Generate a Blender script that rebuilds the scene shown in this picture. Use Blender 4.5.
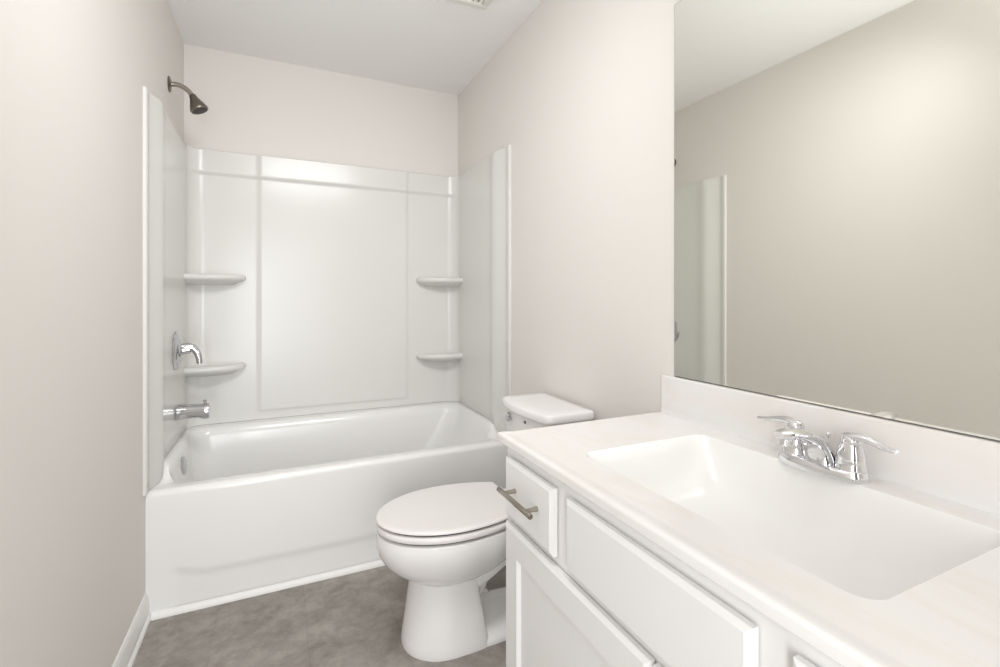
import bpy, bmesh, math, random
from mathutils import Vector, Matrix

for o in list(bpy.data.objects):
    bpy.data.objects.remove(o)
SC = bpy.context.scene
COL = SC.collection
PI = math.pi

# ------------------------------------------------------------------ measures (metres)
W, D, H = 1.524, 2.96, 2.535          # room: left wall x=0, right wall x=W, back wall y=D
YF = -0.75                            # wall with the doorway, behind the camera
TF = 2.168                            # front of the tub alcove

# ------------------------------------------------------------------ camera
cam = bpy.data.cameras.new('camera')
cam.sensor_fit = 'HORIZONTAL'
cam.sensor_width = 36.0
cam.lens = 474.92 / 1000 * 36.0
cam.shift_y = (296.92 - 333.5) / 1000
cam.clip_start = 0.02
cam_o = bpy.data.objects.new('camera', cam)
cam_o.location = (0.4538, 0.0, 1.2055)
cam_o.rotation_euler = (PI / 2, 0, -0.4353)
COL.objects.link(cam_o)
SC.camera = cam_o

# ------------------------------------------------------------------ world, lights, exposure
world = bpy.data.worlds.new('world')
SC.world = world
world.use_nodes = True
world.node_tree.nodes['Background'].inputs[0].default_value = (1.0, 0.98, 0.95, 1)
world.node_tree.nodes['Background'].inputs[1].default_value = 0.2


def area(name, loc, rot, sx, sy, power, col=(1, 1, 1), spread=180):
    l = bpy.data.lights.new(name, 'AREA')
    l.shape = 'RECTANGLE'
    l.spread = math.radians(spread)
    l.size = sx
    l.size_y = sy
    l.energy = power
    l.color = col
    o = bpy.data.objects.new(name, l)
    o.location = loc
    o.rotation_euler = rot
    COL.objects.link(o)
    return o


area('ceiling_fill', (0.70, 0.80, 2.40), (0.85, 0, 0), 0.8, 0.26, 6.9, (0.98, 0.99, 1.0), 125)  # unseen flood aimed at the tub end, added to even out the light
area('bounce_flash', (0.46, -0.50, 1.15), (PI - 0.50, 0, 0), 0.4, 0.4, 6.8, (0.98, 0.99, 1.0), 80)
area('doorway_daylight', (0.95, -3.2, 1.2), (PI / 2, 0, 0.1), 2.2, 2.4, 58, (0.975, 0.99, 1.0))
area('doorway_side_fill', (0.15, -0.72, 1.0), (PI / 2, 0, -0.5), 0.25, 1.6, 12.5, (0.975, 0.99, 1.0))  # unseen fill light, added to lift the vanity fronts and lower surfaces
SC.view_settings.view_transform = 'Standard'
SC.view_settings.look = 'None'
SC.view_settings.gamma = 1.0
SC.view_settings.use_curve_mapping = False
SC.view_settings.exposure = 0.24


# ------------------------------------------------------------------ materials
def lin(c):
    return tuple(((v / 255) / 12.92 if v / 255 <= 0.04045 else ((v / 255 + 0.055) / 1.055) ** 2.4) for v in c) + (1,)


def mat(name, rgb, rough=0.5, metal=0.0, coat=0.0, spec=0.5, noise=None, bump=None):
    """noise = (scale, second rgb, detail, low, high); bump = (scale, strength)"""
    m = bpy.data.materials.new(name)
    m.use_nodes = True
    nt = m.node_tree
    b = nt.nodes['Principled BSDF']
    b.inputs['Base Color'].default_value = lin(rgb)
    b.inputs['Roughness'].default_value = rough
    b.inputs['Metallic'].default_value = metal
    b.inputs['Coat Weight'].default_value = coat
    b.inputs['Coat Roughness'].default_value = 0.05
    b.inputs['Specular IOR Level'].default_value = spec
    tc = nt.nodes.new('ShaderNodeTexCoord')
    if noise:
        n = nt.nodes.new('ShaderNodeTexNoise')
        n.inputs['Scale'].default_value = noise[0]
        n.inputs['Detail'].default_value = noise[2]
        r = nt.nodes.new('ShaderNodeValToRGB')
        r.color_ramp.elements[0].position = noise[3]
        r.color_ramp.elements[1].position = noise[4]
        r.color_ramp.elements[0].color = lin(rgb)
        r.color_ramp.elements[1].color = lin(noise[1])
        nt.links.new(tc.outputs['Object'], n.inputs['Vector'])
        nt.links.new(n.outputs['Fac'], r.inputs['Fac'])
        nt.links.new(r.outputs['Color'], b.inputs['Base Color'])
    if bump:
        n = nt.nodes.new('ShaderNodeTexNoise')
        n.inputs['Scale'].default_value = bump[0]
        n.inputs['Detail'].default_value = 3
        bp = nt.nodes.new('ShaderNodeBump')
        bp.inputs['Strength'].default_value = bump[1]
        bp.inputs['Distance'].default_value = 0.002
        nt.links.new(tc.outputs['Object'], n.inputs['Vector'])
        nt.links.new(n.outputs['Fac'], bp.inputs['Height'])
        nt.links.new(bp.outputs['Normal'], b.inputs['Normal'])
    return m


M_WALL = mat('wall_paint', (232, 228, 223), 0.85, spec=0.25, bump=(180, 0.05))
M_CEIL = mat('ceiling_paint', (250, 249, 248), 0.9, spec=0.2, bump=(140, 0.05))
M_TRIM = mat('trim_paint', (240, 239, 236), 0.4)
M_ACRYL = mat('white_acrylic', (226, 225, 221), 0.22, spec=0.42, bump=(6, 0.02))
M_TUB = mat('white_enamel', (240, 239, 237), 0.18, spec=0.5)
M_CERAM = mat('white_ceramic', (243, 241, 240), 0.10, spec=0.5)
M_SEAT = mat('seat_plastic', (238, 234, 232), 0.28, spec=0.4)
M_CAB = mat('cabinet_paint', (242, 241, 240), 0.38, spec=0.4)
M_CHROME = mat('chrome', (203, 203, 206), 0.07, metal=1.0)
M_BRIGHT = mat('polished_chrome', (228, 228, 230), 0.05, metal=1.0)
M_NICKEL = mat('brushed_nickel', (168, 162, 152), 0.24, metal=1.0)
M_DNICKEL = mat('dark_nickel', (128, 121, 112), 0.30, metal=1.0)
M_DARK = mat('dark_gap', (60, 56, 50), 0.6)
M_RUBBER = mat('spray_rubber', (70, 66, 62), 0.6)
M_GRILLE = mat('grille_plastic', (236, 235, 228), 0.5)
M_MARK = mat('grey_print', (110, 106, 102), 0.6)
M_MIRROR = mat('mirror_silver', (240, 240, 234), 0.0, metal=1.0)
M_BASIN = mat('basin_gelcoat', (247, 246, 244), 0.16, spec=0.5)


def marble_mat():
    m = mat('cultured_marble', (245, 241, 237), 0.14, spec=0.5)
    nt = m.node_tree
    b = nt.nodes['Principled BSDF']
    tc = nt.nodes['Texture Coordinate'] if 'Texture Coordinate' in nt.nodes else nt.nodes.new('ShaderNodeTexCoord')
    mp = nt.nodes.new('ShaderNodeMapping')
    mp.inputs['Scale'].default_value = (4.5, 1.6, 3.0)
    mp.inputs['Rotation'].default_value = (0, 0, 0.35)
    n = nt.nodes.new('ShaderNodeTexNoise')
    n.inputs['Scale'].default_value = 1.6
    n.inputs['Detail'].default_value = 5
    n.inputs['Distortion'].default_value = 1.2
    r = nt.nodes.new('ShaderNodeValToRGB')
    e = r.color_ramp.elements
    e[0].position, e[0].color = 0.35, lin((244, 243, 242))
    e[1].position, e[1].color = 0.58, lin((242, 238, 234))
    k = r.color_ramp.elements.new(0.50)
    k.color = lin((243, 241, 239))
    k = r.color_ramp.elements.new(0.66)
    k.color = lin((244, 242, 240))
    nt.links.new(tc.outputs['Object'], mp.inputs['Vector'])
    nt.links.new(mp.outputs['Vector'], n.inputs['Vector'])
    nt.links.new(n.outputs['Fac'], r.inputs['Fac'])
    nt.links.new(r.outputs['Color'], b.inputs['Base Color'])
    return m


def floor_mat():
    m = bpy.data.materials.new('grey_vinyl_tile')
    m.use_nodes = True
    nt = m.node_tree
    b = nt.nodes['Principled BSDF']
    b.inputs['Roughness'].default_value = 0.42
    b.inputs['Specular IOR Level'].default_value = 0.35
    tc = nt.nodes.new('ShaderNodeTexCoord')
    n1 = nt.nodes.new('ShaderNodeTexNoise')
    n1.inputs['Scale'].default_value = 5.0
    n1.inputs['Detail'].default_value = 9
    n1.inputs['Roughness'].default_value = 0.68
    n1.inputs['Distortion'].default_value = 0.4
    r1 = nt.nodes.new('ShaderNodeValToRGB')
    e = r1.color_ramp.elements
    e[0].position, e[0].color = 0.34, lin((122, 115, 108))
    e[1].position, e[1].color = 0.66, lin((178, 172, 165))
    k = e.new(0.5)
    k.color = lin((153, 147, 140))
    br = nt.nodes.new('ShaderNodeTexBrick')
    br.offset = 0.5
    br.inputs['Color1'].default_value = (1, 1, 1, 1)
    br.inputs['Color2'].default_value = (0.95, 0.95, 0.95, 1)
    br.inputs['Mortar'].default_value = (0.84, 0.83, 0.82, 1)
    br.inputs['Scale'].default_value = 1.0
    br.inputs['Mortar Size'].default_value = 0.0012
    br.inputs['Brick Width'].default_value = 0.61
    br.inputs['Row Height'].default_value = 0.305
    mp = nt.nodes.new('ShaderNodeMapping')
    mp.inputs['Rotation'].default_value = (0, 0, PI / 2)
    mp.inputs['Location'].default_value = (0.31, 0.37, 0)
    mx = nt.nodes.new('ShaderNodeMixRGB')
    mx.blend_type = 'MULTIPLY'
    mx.inputs['Fac'].default_value = 1.0
    n2 = nt.nodes.new('ShaderNodeTexNoise')
    n2.inputs['Scale'].default_value = 22.0
    n2.inputs['Detail'].default_value = 6
    n2.inputs['Roughness'].default_value = 0.7
    ad = nt.nodes.new('ShaderNodeMixRGB')
    ad.inputs['Fac'].default_value = 0.36
    nt.links.new(tc.outputs['Object'], n2.inputs['Vector'])
    nt.links.new(n1.outputs['Fac'], ad.inputs['Color1'])
    nt.links.new(n2.outputs['Fac'], ad.inputs['Color2'])
    nt.links.new(tc.outputs['Object'], n1.inputs['Vector'])
    nt.links.new(tc.outputs['Object'], mp.inputs['Vector'])
    nt.links.new(mp.outputs['Vector'], br.inputs['Vector'])
    nt.links.new(ad.outputs['Color'], r1.inputs['Fac'])
    nt.links.new(r1.outputs['Color'], mx.inputs['Color1'])
    nt.links.new(br.outputs['Color'], mx.inputs['Color2'])
    nt.links.new(mx.outputs['Color'], b.inputs['Base Color'])
    return m


M_MARBLE = marble_mat()
M_FLOOR = floor_mat()


# ------------------------------------------------------------------ mesh helpers
class MB:
    """collects geometry for ONE mesh object"""

    def __init__(self):
        self.v, self.f = [], []

    def add(self, verts, faces):
        n = len(self.v)
        self.v += [tuple(p) for p in verts]
        self.f += [tuple(i + n for i in q) for q in faces]
        return self

    def box(self, x0, x1, y0, y1, z0, z1, bev=0.0, seg=2):
        bm = bmesh.new()
        bmesh.ops.create_cube(bm, size=1.0)
        for q in bm.verts:
            q.co = Vector((x0 + (q.co.x + .5) * (x1 - x0), y0 + (q.co.y + .5) * (y1 - y0), z0 + (q.co.z + .5) * (z1 - z0)))
        if bev > 0:
            bmesh.ops.bevel(bm, geom=bm.edges[:], offset=bev, segments=seg, profile=0.5, affect='EDGES')
        bm.verts.index_update()
        self.add([q.co[:] for q in bm.verts], [[q.index for q in f.verts] for f in bm.faces])
        bm.free()
        return self

    def loft(self, rings, closed=True, cap0=True, cap1=True):
        n = len(rings[0])
        vs = [p for r in rings for p in r]
        fs = []
        for i in range(len(rings) - 1):
            for j in range(n if closed else n - 1):
                k = (j + 1) % n
                fs.append((i * n + j, i * n + k, (i + 1) * n + k, (i + 1) * n + j))
        if cap0:
            fs.append(tuple(reversed(range(n))))
        if cap1:
            fs.append(tuple((len(rings) - 1) * n + j for j in range(n)))
        return self.add(vs, fs)

    def tube(self, pts, radii, n=16, flat=1.0, up=(0, 0, 1), cap=True):
        """round (or flattened) sweep along pts; flat scales the 'up' axis"""
        rings = []
        pts = [Vector(p) for p in pts]
        for i, p in enumerate(pts):
            t = (pts[min(i + 1, len(pts) - 1)] - pts[max(i - 1, 0)]).normalized()
            u = Vector(up)
            s = t.cross(u)
            if s.length < 1e-4:
                s = t.cross(Vector((1, 0, 0)))
            s.normalize()
            u = s.cross(t).normalized()
            r = radii[i] if isinstance(radii, (list, tuple)) else radii
            if isinstance(r, (list, tuple)):
                rs, ru = r
            else:
                rs, ru = r, r * flat
            rings.append([p + s * (rs * math.cos(2 * PI * k / n)) + u * (ru * math.sin(2 * PI * k / n)) for k in range(n)])
        return self.loft(rings, True, cap, cap)

    def lathe(self, origin, axis, prof, n=32, cap0=True, cap1=True):
        """prof = [(radius, distance along axis)]"""
        a = Vector(axis).normalized()
        s = a.orthogonal().normalized()
        u = a.cross(s)
        o = Vector(origin)
        rings = [[o + a * h + s * (r * math.cos(2 * PI * k / n)) + u * (r * math.sin(2 * PI * k / n)) for k in range(n)] for r, h in prof]
        return self.loft(rings, True, cap0, cap1)

    def build(self, name, m, parent=None, angle=35, smooth=True, weld=False):
        me = bpy.data.meshes.new(name)
        me.from_pydata(self.v, [], self.f)
        bm = bmesh.new()
        bm.from_mesh(me)
        if weld:
            bmesh.ops.remove_doubles(bm, verts=bm.verts[:], dist=1e-5)
        bmesh.ops.recalc_face_normals(bm, faces=bm.faces[:])
        bm.to_mesh(me)
        bm.free()
        me.materials.append(m)
        if smooth:
            me.polygons.foreach_set('use_smooth', [True] * len(me.polygons))
            me.set_sharp_from_angle(angle=math.radians(angle))
        o = bpy.data.objects.new(name, me)
        COL.objects.link(o)
        if parent is not None:
            o.parent = parent
            o.matrix_parent_inverse = Matrix.Translation(parent.location).inverted() if parent.type == 'EMPTY' else Matrix.Identity(4)
        return o


def thing(name, label, cat, loc, group=None):
    o = bpy.data.objects.new(name, None)
    o.empty_display_size = 0.05
    o.location = loc
    COL.objects.link(o)
    o['label'] = label
    o['category'] = cat
    if group:
        o['group'] = group
    return o


def struct(o, label, cat='wall'):
    o['kind'] = 'structure'
    o['label'] = label
    o['category'] = cat
    return o


def sstep(a, b, x):
    t = max(0.0, min(1.0, (x - a) / (b - a)))
    return t * t * (3 - 2 * t)


def bez(p0, p1, p2, p3, n):
    p0, p1, p2, p3 = map(Vector, (p0, p1, p2, p3))
    out = []
    for i in range(n + 1):
        t = i / n
        out.append(p0 * (1 - t) ** 3 + p1 * 3 * t * (1 - t) ** 2 + p2 * 3 * t * t * (1 - t) + p3 * t ** 3)
    return out


# ================================================================== ROOM SHELL
T = 0.12
struct(MB().box(-T, W + T, YF - T, D + T, -0.1, 0.0).build('floor', M_FLOOR, smooth=False), 'mottled dark grey vinyl tile bathroom floor', 'floor')
struct(MB().box(-T, W + T, YF - T, D + T, H, H + 0.1).build('ceiling', M_CEIL, smooth=False), 'flat off-white bathroom ceiling', 'ceiling')
struct(MB().box(-T, 0, YF, D, 0, H).build('wall_left', M_WALL, smooth=False), 'long plain greige wall on the left with the shower head', 'wall')
struct(MB().box(W, W + T, YF, D, 0, H).build('wall_right', M_WALL, smooth=False), 'greige wall on the right behind toilet and mirror', 'wall')
struct(MB().box(-T, W + T, D, D + T, 0, H).build('wall_back', M_WALL, smooth=False), 'greige end wall above the tub surround', 'wall')
fw = MB()
fw.box(-T, 0.10, YF - T, YF, 0, H)
fw.box(1.00, W + T, YF - T, YF, 0, H)
fw.box(0.10, 1.00, YF - T, YF, 2.10, H)
struct(fw.build('wall_front', M_WALL, smooth=False), 'greige wall with the open doorway', 'wall')


def baseboard(name, label, pts_xy, sgn, x0, y0, y1):
    """profile extruded along y; sgn = direction the board stands out from the wall"""
    prof = [(0, 0), (0.020, 0), (0.020, 0.010), (0.016, 0.018), (0.0125, 0.021), (0.0125, 0.062), (0.0105, 0.068),
            (0.0105, 0.075), (0.008, 0.086), (0.005, 0.094), (0.003, 0.098), (0, 0.098)]
    m = MB()
    m.loft([[(x0 + sgn * p, y, q) for p, q in prof] for y in (y0, y1)])
    return struct(m.build(name, M_TRIM, angle=25), label, 'baseboard')


baseboard('baseboard_left', 'white moulded baseboard along the left wall', None, 1, 0.0, YF, TF - 0.001)
baseboard('baseboard_right', 'white moulded baseboard behind the toilet', None, -1, W, 1.10, TF - 0.001)
q = MB()
prof = [(0.0, 0.0), (-0.018, 0.0), (-0.018, 0.004), (-0.016, 0.011), (-0.011, 0.017), (-0.005, 0.0205), (0.0, 0.0215)]
q.loft([[(x, TF + p, z) for p, z in prof] for x in (0.0205, W - 0.021)])
struct(q.build('trim_1', M_TRIM, angle=25), 'white quarter round moulding along the foot of the tub', 'trim')

# ================================================================== BATHTUB
tub = thing('bathtub', 'white alcove bathtub below the shower surround', 'bathtub', (W / 2, (TF + D) / 2, 0))
ZR, ZS = 0.4725, 0.530


def rrect(x0, x1, y0, y1, r, n=10, m=12):
    """rounded rectangle, counter-clockwise, same count for any size"""
    out = []
    cs = [((x1 - r, y0 + r), -PI / 2), ((x1 - r, y1 - r), 0), ((x0 + r, y1 - r), PI / 2), ((x0 + r, y0 + r), PI)]
    for i, ((cx, cy), a0) in enumerate(cs):
        arc = [(cx + r * math.cos(a0 + PI / 2 * k / n), cy + r * math.sin(a0 + PI / 2 * k / n)) for k in range(n + 1)]
        nx, a1 = cs[(i + 1) % 4]
        nxt = (nx[0] + r * math.cos(a1), nx[1] + r * math.sin(a1))
        out += arc
        for k in range(1, m):
            t = k / m
            out.append((arc[-1][0] * (1 - t) + nxt[0] * t, arc[-1][1] * (1 - t) + nxt[1] * t))
    return out


def deck(y):
    return ZR + (ZS - ZR) * sstep(TF + 0.088, TF + 0.150, y)


rings = []
rings.append([(x, y, deck(y)) for x, y in rrect(0.0005, W - 0.0005, TF + 0.022, D - 0.004, 0.004)])
rings.append([(x, y, deck(y)) for x, y in rrect(0.030, W - 0.030, TF + 0.045, D - 0.075, 0.05)])
rings.append([(x, y, deck(y) - 0.001) for x, y in rrect(0.038, W - 0.040, TF + 0.062, D - 0.090, 0.075)])
rings.append([(x, y, deck(y) - 0.008) for x, y in rrect(0.046, W - 0.052, TF + 0.074, D - 0.104, 0.085)])
rings.append([(x, y, ZR - 0.024 + 0.5 * (deck(y) - ZR)) for x, y in rrect(0.053, W - 0.064, TF + 0.082, D - 0.112, 0.09)])
rings.append([(x, y, 0.38) for x, y in rrect(0.066, W - 0.105, TF + 0.090, D - 0.124, 0.11)])
rings.append([(x, y, 0.26) for x, y in rrect(0.090, W - 0.19, TF + 0.102, D - 0.138, 0.12)])
rings.append([(x, y, 0.16) for x, y in rrect(0.115, W - 0.28, TF + 0.118, D - 0.155, 0.12)])
rings.append([(x, y, 0.12) for x, y in rrect(0.145, W - 0.33, TF + 0.140, D - 0.180, 0.12)])
rings.append([(x, y, 0.105) for x, y in rrect(0.20, W - 0.40, TF + 0.19, D - 0.23, 0.12)])
MB().loft(rings, True, False, True).build('basin', M_TUB, tub, angle=60)
# apron: a sheet with rolled top edge and a recessed toe panel
ap = MB()
xs = [0.0] + [0.004 + (W - 0.008) * i / 150 for i in range(151)] + [W]
prof = []
for i in range(41):
    z = 0.0 + 0.449 * i / 40
    prof.append((0.0, z))
for i in range(1, 9):
    a = PI / 2 * i / 8
    prof.append((0.0225 * (1 - math.cos(a)), 0.449 + 0.0235 * math.sin(a)))


def toe(x, z):
    cx = sstep(0.065, 0.105, x) * sstep(W - 0.065, W - 0.105, x)
    e = 0.135 + 0.03 * (1 - sstep(0.08, 0.20, x))
    return 0.006 * cx * (1 - sstep(e - 0.020, e + 0.012, z))


vs, fs = [], []
for x in xs:
    for dy, z in prof:
        vs.append((min(max(x, 0.0005), W - 0.0005), TF + dy + toe(x, z), z))
n = len(prof)
for i in range(len(xs) - 1):
    for j in range(n - 1):
        fs.append((i * n + j, i * n + j + 1, (i + 1) * n + j + 1, (i + 1) * n + j))
ap.add(vs, fs)
ap.build('apron', M_TUB, tub, angle=60)
ov = MB()
ov.lathe((0.058, 2.56, 0.438), (1, -0.12, 0.05), [(0.001, 0.012), (0.026, 0.012), (0.037, 0.009), (0.042, 0.004), (0.043, -0.014)], 32, True, True)
o = ov.build('overflow_plate', M_CHROME, tub)
o['label'] = 'round chrome overflow plate'
o = MB().lathe((0.30, 2.56, 0.104), (0, 0, 1), [(0.036, 0.0), (0.036, 0.004), (0.028, 0.007), (0.001, 0.008)], 32).build('drain', M_CHROME, tub)
o['label'] = 'chrome drain flange'

# ================================================================== TUB SURROUND
sur = thing('tub_surround', 'glossy white three-wall shower surround with corner shelves above the tub', 'shower surround', (W / 2, D, ZS))
Z0, Z1 = ZS + 0.0015, 1.980
TH = 0.025


def side_profile(y0):
    """plan profile of a side panel: (distance from its wall, y)"""
    rel = [(0, 0.0), (0, 0.010), (0.004, 0.0125), (0.022, 0.0125), (0.030, 0.009), (0.050, 0.011), (0.085, 0.020),
           (0.115, 0.030), (0.135, 0.0345), (0.150, 0.0355), (0.165, 0.0345), (0.185, 0.031), (0.202, 0.027), (0.225, TH)]
    pts = [(o_, y0 + y) for y, o_ in rel]
    y = pts[-1][1]
    while y + 0.05 < 2.862:
        y += 0.04
        pts.append((TH, y))
    pts.append((TH, 2.862))
    return pts


for side in (0, 1):
    prof = side_profile(TF - 0.034 if side == 0 else TF)
    rings = []
    ks = [-1, 0, 0.004] + [0.004 + i / 24 * 0.99 for i in range(1, 25)] + [1, 2]
    for k in ks:
        r = []
        for o_, y in prof:
            zb = deck(y) + 0.0015
            t = min(1.0, max(0.0, k))
            q = o_
            if k in (0, 1):
                q = max(0, o_ - 0.004)
            if k in (-1, 2):
                q = 0.0
            r.append((q if side == 0 else W - q, y, zb + (Z1 - zb) * t))
        rings.append(r)
    m = MB().loft(rings, False, False, False)
    o = m.build('side_panel', M_ACRYL, sur, angle=42)
    o['label'] = 'left side panel' if side == 0 else 'right side panel'

# back panel with rounded corners, top band and raised centre field
R = 0.07
path = []
for i in range(13):
    a = PI - PI / 2 * i / 12
    path.append((TH + R + R * math.cos(a), 2.93 - R + R * math.sin(a), 0.0))
nx = 150
for i in range(1, nx):
    path.append((TH + R + (W - 2 * TH - 2 * R) * i / nx, 2.93, 1.0))
for i in range(13):
    a = PI / 2 - PI / 2 * i / 12
    path.append((W - TH - R + R * math.cos(a), 2.93 - R + R * math.sin(a), 0.0))


def feat(x, z):
    c = sstep(0.347, 0.361, x) * (1 - sstep(1.170, 1.184, x)) * sstep(0.571, 0.585, z)
    b = sstep(1.846, 1.870, z)
    return 0.007 * c + 0.012 * b


zs = [Z0]
while zs[-1] < Z1 - 1e-6:
    z = zs[-1]
    st = 0.0035 if (0.555 < z < 0.595 or 1.835 < z < 1.88) else 0.02
    zs.append(min(Z1, z + st))
vs, fs = [], []
rows = []
for z in zs:
    r = []
    for x, y, w in path:
        r.append((x, y - feat(x, z) * (w if w else sstep(2.86, 2.93, y)), z))
    rows.append(r)
rows = [[(p[0], D, Z0) if 0 else (p[0], p[1] + 0.0, Z0) for p in rows[0]]] + rows
tops = [(p[0], p[1] + 0.004, Z1 + 0.003) for p in rows[-1]]
rows.append(tops)
rows.append([(x if 0.1 < x < W - 0.1 else (0.0 if x < 0.1 else W) if abs(y - 2.86) < 1e-3 else x, D, Z1 + 0.003) for (x, y, w) in path])
MB().loft(rows[1:], False, False, False).build('back_panel', M_ACRYL, sur, angle=42)


def corner_shelf(side, z, xe, label):
    """moulded corner shelf with rounded nose; xe = distance of its free end from the side wall"""
    sg = 1 if side == 0 else -1
    bx = 0.0 if side == 0 else W
    yb, ys = 2.935, 2.80

    def outline(ins):
        pts = []
        e = xe - ins
        yf = ys + ins
        pts.append((0.012, yf))
        pts.append((0.10, yf))
        # long front curve ending in a rounded free end
        for i in range(1, 11):
            t = i / 10
            a = PI / 2 * t
            px = 0.10 + (e - 0.10) * math.sin(a)
            py = yf + (2.915 - yf) * (1 - math.cos(a)) ** 1.0
            pts.append((px, py))
        pts.append((e, yb + 0.01))
        pts.append((0.012, yb + 0.01))
        return [(bx + sg * a, b) for a, b in pts]

    prof = [(0.060, -0.052), (0.035, -0.038), (0.010, -0.030), (0.002, -0.022), (0.0, -0.014), (0.003, -0.005), (0.010, 0.0), (0.018, 0.001), (0.024, -0.002), (0.05, -0.004)]
    rings = [[(x, y, z + dz) for x, y in outline(ins)] for ins, dz in prof]
    o = MB().loft(rings, True, True, True).build('shelf', M_ACRYL, sur, angle=60)
    o['label'] = label


corner_shelf(0, 1.322, 0.292, 'upper left corner shelf')
corner_shelf(0, 0.848, 0.290, 'lower left corner shelf')
corner_shelf(1, 1.325, 0.290, 'upper right corner shelf')
corner_shelf(1, 0.850, 0.290, 'lower right corner shelf')

# ================================================================== SHOWER FITTINGS
YS = 2.59
sh = thing('wall_shower', 'nickel wall shower head on curved arm above the left surround panel', 'shower head', (0.0, YS, 2.172))
ZSH = 2.172
MB().lathe((0.0, YS, ZSH), (1, 0, 0), [(0.036, 0.0), (0.036, 0.002), (0.033, 0.005), (0.018, 0.008), (0.013, 0.010)], 32).build('wall_flange', M_DNICKEL, sh)
p = bez((0.002, YS, ZSH), (0.040, YS, ZSH + 0.010), (0.068, YS, ZSH - 0.002), (0.094, YS, ZSH - 0.042), 14)
MB().tube(p, 0.0108, 16, up=(0, 1, 0)).build('shower_arm', M_NICKEL, sh)
ax = Vector((0.40, -0.08, -0.90)).normalized()
hp = Vector((0.091, YS, ZSH - 0.037))
hd = MB().lathe(hp, ax, [(0.011, -0.005), (0.0145, -0.001), (0.0155, 0.008), (0.0185, 0.016), (0.0245, 0.030), (0.0325, 0.048), (0.0375, 0.062), (0.0385, 0.067), (0.0365, 0.072), (0.032, 0.073)], 36)
hd = hd.build('spray_head', M_DNICKEL, sh)
fc = MB().lathe(hp, ax, [(0.0315, 0.0705), (0.0315, 0.0735), (0.022, 0.0755), (0.001, 0.076)], 32).build('spray_face', M_RUBBER, hd)
fc['label'] = 'dark spray face'

YV = 2.59
va = thing('shower_valve', 'round chrome shower valve with curved lever above the tub spout', 'shower valve', (TH, YV, 0.960))
MB().lathe((TH, YV, 0.960), (1, 0, 0), [(0.088, 0.0), (0.089, 0.004), (0.086, 0.008), (0.075, 0.014), (0.058, 0.019), (0.048, 0.021), (0.044, 0.025), (0.032, 0.028), (0.022, 0.029)], 48).build('escutcheon', M_CHROME, va)
lv = MB().lathe((TH + 0.022, YV, 0.960), (1, 0, 0), [(0.021, 0.0), (0.021, 0.010), (0.018, 0.028), (0.017, 0.034), (0.012, 0.038), (0.001, 0.039)], 28)
p = bez((TH + 0.020, YV, 0.968), (TH + 0.066, YV, 0.990), (TH + 0.090, YV, 0.960), (TH + 0.094, YV, 0.896), 14)
lv.tube(p, [(0.021 - 0.009 * i / 14, 0.017 - 0.009 * i / 14) for i in range(15)], 16, up=(0, 1, 0))
lv.build('lever', M_CHROME, va)
sp = thing('tub_spout', 'chrome tub spout with diverter knob on the left surround wall', 'tub spout', (TH, YV, 0.678))
ZP = 0.678
p = [(TH, YV, ZP), (TH + 0.003, YV, ZP), (TH + 0.012, YV, ZP), (TH + 0.06, YV, ZP), (TH + 0.094, YV, ZP - 0.001), (TH + 0.106, YV, ZP - 0.003), (TH + 0.121, YV, ZP - 0.005), (TH + 0.131, YV, ZP - 0.005), (TH + 0.134, YV, ZP - 0.005)]
MB().tube(p, [(0.031, 0.034), (0.0325, 0.035), (0.0325, 0.035), (0.031, 0.033), (0.030, 0.032), (0.031, 0.035), (0.031, 0.037), (0.030, 0.036), (0.026, 0.032)], 28).build('spout_body', M_CHROME, sp)
MB().lathe((TH + 0.115, YV, ZP + 0.026), (0, 0, 1), [(0.005, 0), (0.005, 0.010), (0.0085, 0.012), (0.0085, 0.020), (0.003, 0.023)], 16).build('diverter_knob', M_CHROME, sp)

# ================================================================== TOILET
Y0 = 1.635
toi = thing('toilet', 'white two-piece toilet between the tub and the vanity', 'toilet', (1.15, Y0, 0))


def egg(xf, xb, hw, z, xm=None, nf=2.0, nb=2.6, N=64):
    if xm is None:
        xm = xf + 0.58 * (xb - xf)
    out = []
    for k in range(N):
        t = 2 * PI * (k + 0.5) / N
        c, s = math.cos(t), math.sin(t)
        n_ = nf if c < 0 else nb
        a = (xm - xf) if c < 0 else (xb - xm)
        out.append((xm + math.copysign(a * abs(c) ** (2 / n_), c), Y0 + math.copysign(hw * abs(s) ** (2 / (nf if c < 0 else nb)), s), z))
    return out


XM = 1.02
bw = MB().loft([
    egg(0.80, 1.22, 0.150, 0.4035, XM),
    egg(0.768, 1.250, 0.180, 0.4035, XM),
    egg(0.759, 1.258, 0.187, 0.400, XM),
    egg(0.755, 1.260, 0.1895, 0.388, XM),
    egg(0.754, 1.260, 0.190, 0.368, XM),
    egg(0.755, 1.262, 0.188, 0.350, XM),
    egg(0.761, 1.268, 0.183, 0.328, XM),
    egg(0.774, 1.255, 0.174, 0.305, 1.015),
    egg(0.796, 1.235, 0.162, 0.280, 1.01),
    egg(0.828, 1.205, 0.147, 0.258, 1.00),
    egg(0.858, 1.170, 0.132, 0.243, 0.99),
    egg(0.89, 1.13, 0.112, 0.233, 0.99),
    egg(0.93, 1.09, 0.06, 0.229, 0.99)], True, True, True)
bw.loft([  # tail that carries the tank
    egg(1.10, 1.495, 0.105, 0.30, 1.30, 3, 4),
    egg(1.10, 1.498, 0.125, 0.345, 1.30, 3, 4),
    egg(1.10, 1.500, 0.150, 0.39, 1.30, 3, 5),
    egg(1.10, 1.500, 0.155, 0.402, 1.30, 3, 5),
    egg(1.11, 1.495, 0.150, 0.408, 1.30, 3, 5)], True, True, True)
bw.build('bowl', M_CERAM, toi, angle=50)
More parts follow.
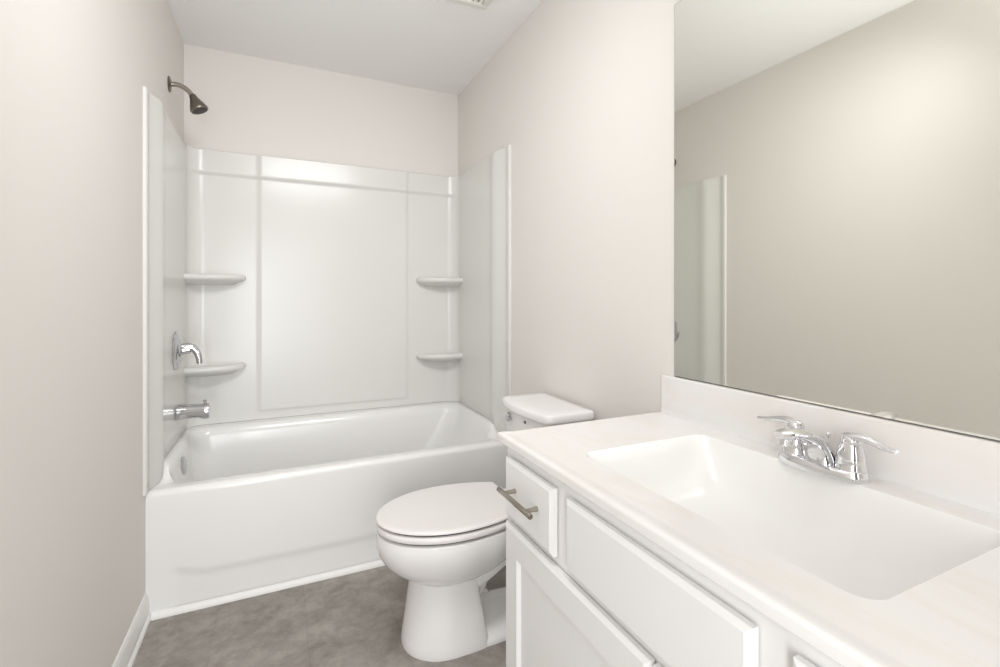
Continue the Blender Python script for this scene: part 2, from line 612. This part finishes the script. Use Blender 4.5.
ped = MB().loft([
    egg(0.840, 1.122, 0.138, 0.000, 1.00, 2.1, 8),
    egg(0.838, 1.122, 0.139, 0.006, 1.00, 2.1, 8),
    egg(0.842, 1.118, 0.136, 0.030, 1.00, 2.1, 8),
    egg(0.850, 1.108, 0.130, 0.080, 1.00, 2.1, 9),
    egg(0.859, 1.098, 0.124, 0.140, 1.00, 2.1, 9),
    egg(0.866, 1.090, 0.121, 0.190, 1.00, 2.1, 9),
    egg(0.871, 1.088, 0.121, 0.225, 1.00, 2.1, 8),
    egg(0.878, 1.086, 0.121, 0.255, 1.00, 2.1, 4),
    egg(0.900, 1.080, 0.115, 0.285, 1.00, 2.1, 4)], True, True, True)
# foot plate running back below the trapway
ped.loft([
    egg(0.90, 1.44, 0.134, 0.000, 1.10, 2.2, 3.2),
    egg(0.90, 1.44, 0.135, 0.006, 1.10, 2.2, 3.2),
    egg(0.905, 1.43, 0.130, 0.018, 1.10, 2.2, 3.2),
    egg(0.93, 1.41, 0.100, 0.030, 1.10, 2.2, 3.2),
    egg(0.96, 1.39, 0.060, 0.036, 1.10, 2.2, 3.2)], True, True, True)
ped.build('pedestal', M_CERAM, toi, angle=50)
tr = MB()
p = bez((1.00, Y0, 0.10), (1.12, Y0, 0.10), (1.10, Y0, 0.30), (1.20, Y0, 0.30), 8) + bez((1.22, Y0, 0.30), (1.34, Y0, 0.28), (1.30, Y0, 0.10), (1.345, Y0, 0.03), 10)
tr.tube(p, [(0.058, 0.075)] * len(p), 24, up=(0, 1, 0))
# neck sweeping from the bowl up to the tank shelf
nk = []
for x, zb_, zt_, hw_ in ((1.03, 0.165, 0.30, 0.108), (1.06, 0.178, 0.32, 0.114), (1.088, 0.188, 0.335, 0.117), (1.12, 0.204, 0.345, 0.118), (1.18, 0.237, 0.355, 0.118), (1.25, 0.268, 0.365, 0.116), (1.33, 0.292, 0.375, 0.114), (1.44, 0.31, 0.385, 0.110)):
    nk.append([(x, Y0 + p_, q_) for p_, q_ in rrect(-hw_, hw_, zb_, zt_, 0.03, 6, 5)])
tr.loft(nk, True, True, True)
tr.build('trapway', M_CERAM, toi, angle=60)
for s in (-1, 1):
    MB().lathe((1.20, Y0 + s * 0.115, 0.016), (0, 0, 1), [(0.014, 0), (0.014, 0.010), (0.010, 0.017), (0.001, 0.019)], 20).build('bolt_cap', M_SEAT, toi)
# seat ring
st = MB()


def seat_ring(xf, xb, hw, z, N=64):
    """elongated front, sides closing gently to a straight back edge with tight corners"""
    out = []
    hb = hw - 0.046
    for k in range(N // 2 + 1):                      # front half, from one side to the other
        t = -PI / 2 + PI * k / (N // 2)
        out.append((XM - (XM - xf) * math.cos(t), Y0 + hw * math.sin(t), z))
    r = 0.012
    for k in range(1, 11):
        u = k / 10
        out.append((XM + (xb - r - XM) * u, Y0 + hw - (hw - hb) * u * u, z))
    for k in range(1, 5):
        a_ = PI / 2 * k / 4
        out.append((xb - r + r * math.sin(a_), Y0 + hb - r + r * math.cos(a_), z))
    m_ = len(out)
    for k in range(1, 10):
        out.append((xb, Y0 + (hb - r) * (1 - 2 * k / 10), z))
    for k in range(5):
        a_ = PI / 2 * k / 4
        out.append((xb - r + r * math.cos(a_), Y0 - hb + r - r * math.sin(a_), z))
    for k in range(1, 10):
        u = 1 - k / 10
        out.append((XM + (xb - r - XM) * u, Y0 - hw + (hw - hb) * u * u, z))
    return out


st.loft([seat_ring(0.762, 1.238, 0.181, 0.4115), seat_ring(0.754, 1.244, 0.1890, 0.4130), seat_ring(0.752, 1.246, 0.191, 0.4190),
         seat_ring(0.753, 1.246, 0.190, 0.4285), seat_ring(0.757, 1.243, 0.186, 0.4325), seat_ring(0.765, 1.235, 0.178, 0.4335),
         seat_ring(0.84, 1.17, 0.11, 0.4335), seat_ring(0.84, 1.17, 0.11, 0.4115), seat_ring(0.762, 1.238, 0.181, 0.4115)], True, False, False)
st.build('seat', M_SEAT, toi, angle=60, weld=True)
ld = MB().loft([seat_ring(0.762, 1.236, 0.180, 0.4402), seat_ring(0.755, 1.244, 0.1870, 0.4410), seat_ring(0.752, 1.246, 0.1900, 0.4440),
                seat_ring(0.753, 1.245, 0.189, 0.4485), seat_ring(0.757, 1.243, 0.186, 0.4515), seat_ring(0.764, 1.238, 0.180, 0.4530), seat_ring(0.775, 1.230, 0.170, 0.4535),
                seat_ring(0.84, 1.19, 0.12, 0.4540), seat_ring(0.94, 1.11, 0.06, 0.4543)], True, True, True)
ld.build('seat_lid', M_SEAT, toi, angle=45)
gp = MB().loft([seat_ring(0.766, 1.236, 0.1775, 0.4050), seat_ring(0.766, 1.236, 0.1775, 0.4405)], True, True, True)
o = gp.build('seat_gap_shade', M_DARK, toi)  # dark colour stands in for the shade above and below the seat
o['label'] = 'dark inset ring painting the shade in the seat and lid gaps'
for s in (-1, 1):
    MB().box(1.225, 1.262, Y0 + s * 0.075 - 0.017, Y0 + s * 0.075 + 0.017, 0.408, 0.446, 0.006, 3).build('hinge', M_SEAT, toi)


YT = 1.622


def tank_ring(xf, xb, hw, z, bow, r=0.022, n=8, m=16):
    """plan outline of the tank: flat back, bowed front"""
    out = []
    for x, y in rrect(xf, xb, YT - hw, YT + hw, r, n, m):
        t = (y - YT) / hw
        k = (xb - x) / (xb - xf)
        out.append((x - bow * (1 - t * t) * k, y, z))
    return out


tk = MB().loft([tank_ring(1.345, 1.495, 0.150, 0.405, 0.012), tank_ring(1.335, 1.500, 0.160, 0.415, 0.014), tank_ring(1.325, 1.502, 0.170, 0.50, 0.018),
                tank_ring(1.315, 1.504, 0.181, 0.70, 0.024), tank_ring(1.314, 1.504, 0.182, 0.753, 0.024)], True, True, True)
tk = tk.build('tank', M_CERAM, toi, angle=50)
tl = MB().loft([tank_ring(1.318, 1.502, 0.179, 0.7545, 0.024), tank_ring(1.309, 1.506, 0.188, 0.7545, 0.026), tank_ring(1.304, 1.508, 0.193, 0.758, 0.027), tank_ring(1.303, 1.508, 0.1945, 0.764, 0.027),
                tank_ring(1.305, 1.508, 0.1935, 0.780, 0.027), tank_ring(1.308, 1.506, 0.190, 0.7855, 0.027), tank_ring(1.316, 1.500, 0.182, 0.788, 0.026), tank_ring(1.36, 1.47, 0.14, 0.789, 0.02)], True, True, True)
tl.build('tank_lid', M_CERAM, toi, angle=60)
fl = MB().lathe((1.311, 1.722, 0.724), (-1, 0, 0), [(0.012, 0.0), (0.012, 0.012), (0.017, 0.013), (0.018, 0.016), (0.018, 0.024), (0.014, 0.028), (0.001, 0.029)], 24)
fl.tube([(1.288, 1.722, 0.724), (1.284, 1.69, 0.722), (1.284, 1.665, 0.715), (1.286, 1.645, 0.712)][:2], [(0.011, 0.006), (0.008, 0.005)], 14)
o = fl.build('flush_handle', M_CHROME, toi)
o['label'] = 'small chrome flush handle'
o = MB().box(1.2885, 1.294, 1.572, 1.584, 0.730, 0.740, 0.001, 1).build('maker_mark', M_MARK, tk)
o['label'] = 'tiny grey maker mark'

# ================================================================== VANITY CABINET
XF, XD = 0.984, 0.966                 # face frame, front of doors and drawers
VY0, VY1, YC = 0.095, 1.095, 0.595
vc = thing('vanity_cabinet', 'white painted vanity cabinet with bar-handled drawer below the marble top', 'vanity cabinet', (1.25, YC, 0))
cb = MB()
cb.box(XF, XF + 0.019, VY0, VY1, 0.10, 0.833, 0.001, 1)
cb.box(XF + 0.019, W - 0.001, VY0, VY0 + 0.016, 0.10, 0.833)
cb.box(XF + 0.019, W - 0.001, VY1 - 0.016, VY1, 0.10, 0.833)
cb.box(XF + 0.019, W - 0.001, VY0 + 0.016, VY1 - 0.016, 0.10, 0.118)
cb.build('carcass', M_CAB, vc, smooth=False)
MB().box(XF + 0.065, W - 0.001, VY0, VY1, 0.0, 0.10).build('toe_kick', M_CAB, vc, smooth=False)


def slab(m, y0, y1, z0, z1, bev=0.009):
    """overlay front with a chamfered edge"""
    rs = []
    for ins, x in ((0.008, XF), (0.008, XF - 0.003), (0.0, XF - 0.003), (0.0, XD + bev * 0.6), (bev, XD), (bev + 0.02, XD)):
        rs.append([(x, y0 + ins, z0 + ins), (x, y1 - ins, z0 + ins), (x, y1 - ins, z1 - ins), (x, y0 + ins, z1 - ins)])
    return m.loft(rs, True, True, True)


def pull(parent, yc, z, span=0.106, ln=0.162):
    m = MB()
    x = XD - 0.031
    m.tube([(x, yc - ln / 2, z), (x, yc - ln / 2 + 0.001, z), (x, yc + ln / 2 - 0.001, z), (x, yc + ln / 2, z)], [0.0052, 0.006, 0.006, 0.0052], 20)
    for s in (-1, 1):
        m.lathe((XD + 0.0005, yc + s * span / 2, z), (-1, 0, 0), [(0.0058, 0.0), (0.0048, 0.010), (0.0045, 0.030)], 18)
    o = m.build('handle', M_NICKEL, parent, angle=50)
    o['label'] = 'brushed nickel bar handle'
    return o


dz0, dz1 = 0.663, 0.806
for y0, y1 in ((0.849, 1.075), (0.115, 0.341)):
    d = slab(MB(), y0, y1, dz0, dz1).build('drawer', M_CAB, vc, angle=20)
    pull(d, (y0 + y1) / 2, 0.741)
slab(MB(), 0.390, 0.800, dz0, dz1).build('false_front', M_CAB, vc, angle=20)


def shaker_door(y0, y1, z0, z1):
    rs = []
    fr = 0.066
    bev = 0.009
    for ins, x in ((0.008, XF), (0.008, XF - 0.003), (0.0, XF - 0.003), (0.0, XD + bev * 0.6), (bev, XD), (fr, XD), (fr + 0.008, XD + 0.0085), (fr + 0.03, XD + 0.0085)):
        rs.append([(x, y0 + ins, z0 + ins), (x, y1 - ins, z0 + ins), (x, y1 - ins, z1 - ins), (x, y0 + ins, z1 - ins)])
    return MB().loft(rs, True, True, True).build('door', M_CAB, vc, angle=15)


shaker_door(0.565, 1.075, 0.125, 0.645)
shaker_door(0.115, 0.558, 0.125, 0.645)

# ================================================================== COUNTERTOP WITH BASIN
ZC = 0.8545
CX0, CY0, CY1 = 0.964, 0.075, 1.117
BX0, BX1, BY0, BY1 = 1.068, 1.434, 0.312, 0.888
ct = thing('marble_countertop', 'white marbled vanity top with moulded rectangular basin and backsplash', 'countertop', (1.25, YC, 0.8325))


# flat slab: front bullnose, ends, rim around the basin opening
def grid_axis(a, b, n):
    return [a + (b - a) * i / n for i in range(n + 1)]


OX0, OX1, OY0, OY1 = BX0 - 0.002, BX1 + 0.002, BY0 - 0.002, BY1 + 0.002
RC = 0.032
outer = []
hole = rrect(OX0, OX1, OY0, OY1, RC, 8, 20)


def edge_ring(ins, z):
    return [(x, y, z) for x, y in rrect(CX0 + ins, W - 0.001 - (0 if ins < 0 else 0), CY0 + ins, CY1 - ins, 0.004, 8, 20)]


top = MB()


def lip(x, e):
    """low no-drip ridge along the front edge"""
    return ZC + 0.003 * e * (1 - sstep(0.015, 0.05, x - CX0))


def ering(ins, dz, e=1.0):
    return [(x, y, lip(x, e) + dz) for x, y, z in edge_ring(ins, 0)]


rings = [[(x, y, ZC - 0.022) for x, y in rrect(CX0 + 0.05, W - 0.001, CY0 + 0.05, CY1 - 0.05, 0.004, 8, 20)],
         ering(0.003, -0.022), ering(0.001, -0.0215), ering(0.0, -0.0205), ering(0.0, -0.0195), ering(0.0, -0.0075), ering(0.0, -0.0065), ering(0.0006, -0.0042),
         ering(0.0020, -0.0018), ering(0.0045, -0.0004), ering(0.0080, 0.0), ering(0.0095, 0.0), ering(0.016, 0.0, 0.9), ering(0.026, 0.0, 0.25), ering(0.034, 0.0, 0.0), ering(0.036, 0.0, 0.0),
         [(x, y, ZC) for x, y in rrect(OX0 - 0.004, OX1 + 0.004, OY0 - 0.004, OY1 + 0.004, RC + 0.004, 8, 20)], [(x, y, ZC) for x, y in hole]]
top.loft(rings, True, False, False)
top.build('slab', M_MARBLE, ct, angle=50)
# the basin: concentric rings from the rim to the drain, height from the bowl function
cxb, cyb = 1.262, YC
hxm, hym = (BX1 - BX0) / 2 + 0.002, (BY1 - BY0) / 2 + 0.002
mxb = (BX0 + BX1) / 2
steps = [(1.0, 0.0, 40), (0.994, 0.0012, 34), (0.985, 0.0045, 26), (0.970, 0.012, 18), (0.945, 0.026, 12), (0.915, 0.043, 8.5), (0.88, 0.060, 6.5),
         (0.84, 0.076, 5.2), (0.79, 0.091, 4.2), (0.73, 0.104, 3.5), (0.66, 0.114, 3.0), (0.58, 0.122, 2.7), (0.48, 0.128, 2.4), (0.37, 0.132, 2.2), (0.25, 0.1345, 2.0), (0.14, 0.136, 2.0), (0.07, 0.137, 2.0)]
rings = [[(x, y, ZC) for x, y in hole]]
for sc, dz, ne in steps[1:]:
    r = []
    for x, y in hole:
        u, v = (x - mxb) / hxm, (y - YC) / hym
        e = (abs(u) ** ne + abs(v) ** ne) ** (1 / ne)
        e = max(e, 1e-6)
        hole_e = 1.0
        k = sc / e * (hole_e if ne < 20 else 1.0)
        if ne >= 20:
            k = sc
        cx_ = mxb + (cxb - mxb) * (1 - sc)
        r.append((cx_ + u * hxm * k, YC + v * hym * k, ZC - dz))
    rings.append(r)
b = MB().loft(rings, True, False, True).build('basin', M_BASIN, ct, angle=80)
zb = rings[-1][0][2]
o = MB().lathe((cxb, cyb, zb - 0.001), (0, 0, 1), [(0.023, 0), (0.023, 0.003), (0.018, 0.005), (0.016, 0.0045), (0.014, 0.007), (0.001, 0.009)], 28).build('drain', M_CHROME, ct)
o['label'] = 'chrome pop-up drain'
bs = MB()
prof = [(W - 0.0005, ZC - 0.004), (W - 0.024, ZC - 0.004), (W - 0.0205, ZC + 0.003), (W - 0.019, ZC + 0.012), (W - 0.0185, 0.960), (W - 0.017, 0.966), (W - 0.014, 0.968), (W - 0.0005, 0.968)]
bs.loft([[(x + (0.001 if (k in (0, 3)) else 0), y, z) for x, z in prof] for k, y in enumerate((CY0, CY0 + 0.002, CY1 - 0.018, CY1 - 0.016))], True, True, True)
bs.build('backsplash', M_MARBLE, ct, angle=40)

# ================================================================== FAUCET
FX, FY = 1.455, 0.602
fa = thing('faucet', 'chrome two-handle faucet standing on the vanity top behind the basin', 'faucet', (FX, FY, ZC))


def pill(cx, cy, hx, hy, z, n=2.8, N=56, bow=0.0):
    out = []
    for k in range(N):
        t = 2 * PI * k / N
        c, s = math.cos(t), math.sin(t)
        yy = math.copysign(abs(s) ** (2 / 3.4), s)
        xx = math.copysign(abs(c) ** (2 / n), c)
        out.append((cx + hx * xx - (bow * (1 - yy * yy) if xx < 0 else 0), cy + hy * yy, z))
    return out


MB().loft([pill(FX, FY, 0.0298, 0.0860, ZC, bow=0.009), pill(FX, FY, 0.0302, 0.0865, ZC + 0.002, bow=0.009), pill(FX, FY, 0.0285, 0.0835, ZC + 0.014, bow=0.008),
           pill(FX, FY, 0.0270, 0.082, ZC + 0.019, bow=0.007), pill(FX, FY, 0.023, 0.078, ZC + 0.0205, bow=0.006)], True, True, True).build('base_plate', M_BRIGHT, fa, angle=50)
for s in (-1, 1):
    hy = FY + s * 0.055
    h = MB().lathe((FX + 0.002, hy, ZC + 0.018), (0, 0, 1), [(0.0255, 0.0), (0.0262, 0.003), (0.0250, 0.005), (0.0248, 0.016), (0.0232, 0.032), (0.0200, 0.046), (0.0185, 0.050)], 36)
    h = h.build('handle_hub', M_BRIGHT, fa, angle=50)
    lv = MB()
    lv.lathe((FX + 0.002, hy, ZC + 0.067), (0, 0, 1), [(0.0170, 0.0), (0.0182, 0.004), (0.0178, 0.010), (0.0145, 0.017), (0.008, 0.0205), (0.001, 0.021)], 30)
    p = bez((FX, hy - s * 0.006, ZC + 0.080), (FX - 0.001, hy + s * 0.030, ZC + 0.092), (FX - 0.003, hy + s * 0.045, ZC + 0.074), (FX - 0.006, hy + s * 0.079, ZC + 0.075), 14)
    lv.tube(p, [(0.0135 - 0.0068 * sstep(0, 0.6, i / 14) + 0.0035 * sstep(0.6, 0.95, i / 14) - (0.003 if i == 14 else 0), 0.0085 - 0.0042 * i / 14) for i in range(15)], 16)
    lv.build('lever', M_BRIGHT, h, angle=60)
spt = MB()
p = bez((FX + 0.002, FY, ZC + 0.008), (FX - 0.006, FY, ZC + 0.056), (FX - 0.040, FY, ZC + 0.086), (FX - 0.130, FY, ZC + 0.085), 20)
n = len(p)
rad = []
for i in range(n):
    t = i / (n - 1)
    w_ = 0.031 - 0.0115 * sstep(0, 0.75, t)
    h_ = 0.026 - 0.0150 * sstep(0, 0.8, t)
    if i == n - 1:
        w_, h_ = w_ * 0.6, h_ * 0.6
    elif i == n - 2:
        w_, h_ = w_ * 0.9, h_ * 0.92
    rad.append((w_, h_))
spt.tube(p, rad, 28, up=(1, 0, 1))
spt.lathe((FX - 0.112, FY, ZC + 0.080), (-0.1, 0, -1), [(0.0135, 0), (0.013, 0.014), (0.010, 0.014), (0.009, 0.008)], 20)
spt.build('spout', M_BRIGHT, fa, angle=60)
MB().lathe((FX + 0.024, FY, ZC + 0.012), (0, 0, 1), [(0.002, 0), (0.002, 0.050), (0.004, 0.052), (0.004, 0.058), (0.002, 0.060)], 14).build('lift_rod', M_BRIGHT, fa)

# ================================================================== MIRROR
mi = thing('wall_mirror', 'large frameless wall mirror above the vanity backsplash', 'mirror', (W, YC, 0.972))
MY0, MY1, MZ0, MZ1 = 0.10, 1.061, 0.9702, 2.073
ed = MB().box(W - 0.0055, W - 0.0002, MY0, MY1, MZ0, MZ1)
ed.build('edge', M_DARK, mi, smooth=False)['label'] = 'dark mirror edge'
gl = MB().box(W - 0.0062, W - 0.0052, MY0 + 0.0012, MY1 - 0.0012, MZ0 + 0.0012, MZ1 - 0.0012)
gl.build('mirror_glass', M_MIRROR, mi, smooth=False)

# ================================================================== CEILING VENT
VX0, VX1, VYa, VYb = 1.045, 1.312, 1.735, 2.002
vn = thing('ceiling_vent', 'white square exhaust vent grille on the ceiling above the toilet', 'vent', ((VX0 + VX1) / 2, (VYa + VYb) / 2, H))
fr = MB()
for (a0, a1, b0, b1) in ((VX0, VX1, VYa, VYa + 0.03), (VX0, VX1, VYb - 0.03, VYb), (VX0, VX0 + 0.03, VYa + 0.03, VYb - 0.03), (VX1 - 0.03, VX1, VYa + 0.03, VYb - 0.03)):
    fr.box(a0, a1, b0, b1, H - 0.016, H - 0.0005, 0.003, 2)
fr.build('frame', M_GRILLE, vn)
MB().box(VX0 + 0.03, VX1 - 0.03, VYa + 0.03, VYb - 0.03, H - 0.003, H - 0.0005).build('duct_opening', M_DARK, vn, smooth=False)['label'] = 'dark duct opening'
ns = 9
for i in range(ns):
    x = VX0 + 0.03 + (VX1 - VX0 - 0.06) * (i + 0.5) / ns
    MB().box(x - 0.0085, x + 0.0085, VYa + 0.028, VYb - 0.028, H - 0.013, H - 0.008, 0.001, 1).build('slat', M_GRILLE, vn, smooth=False)
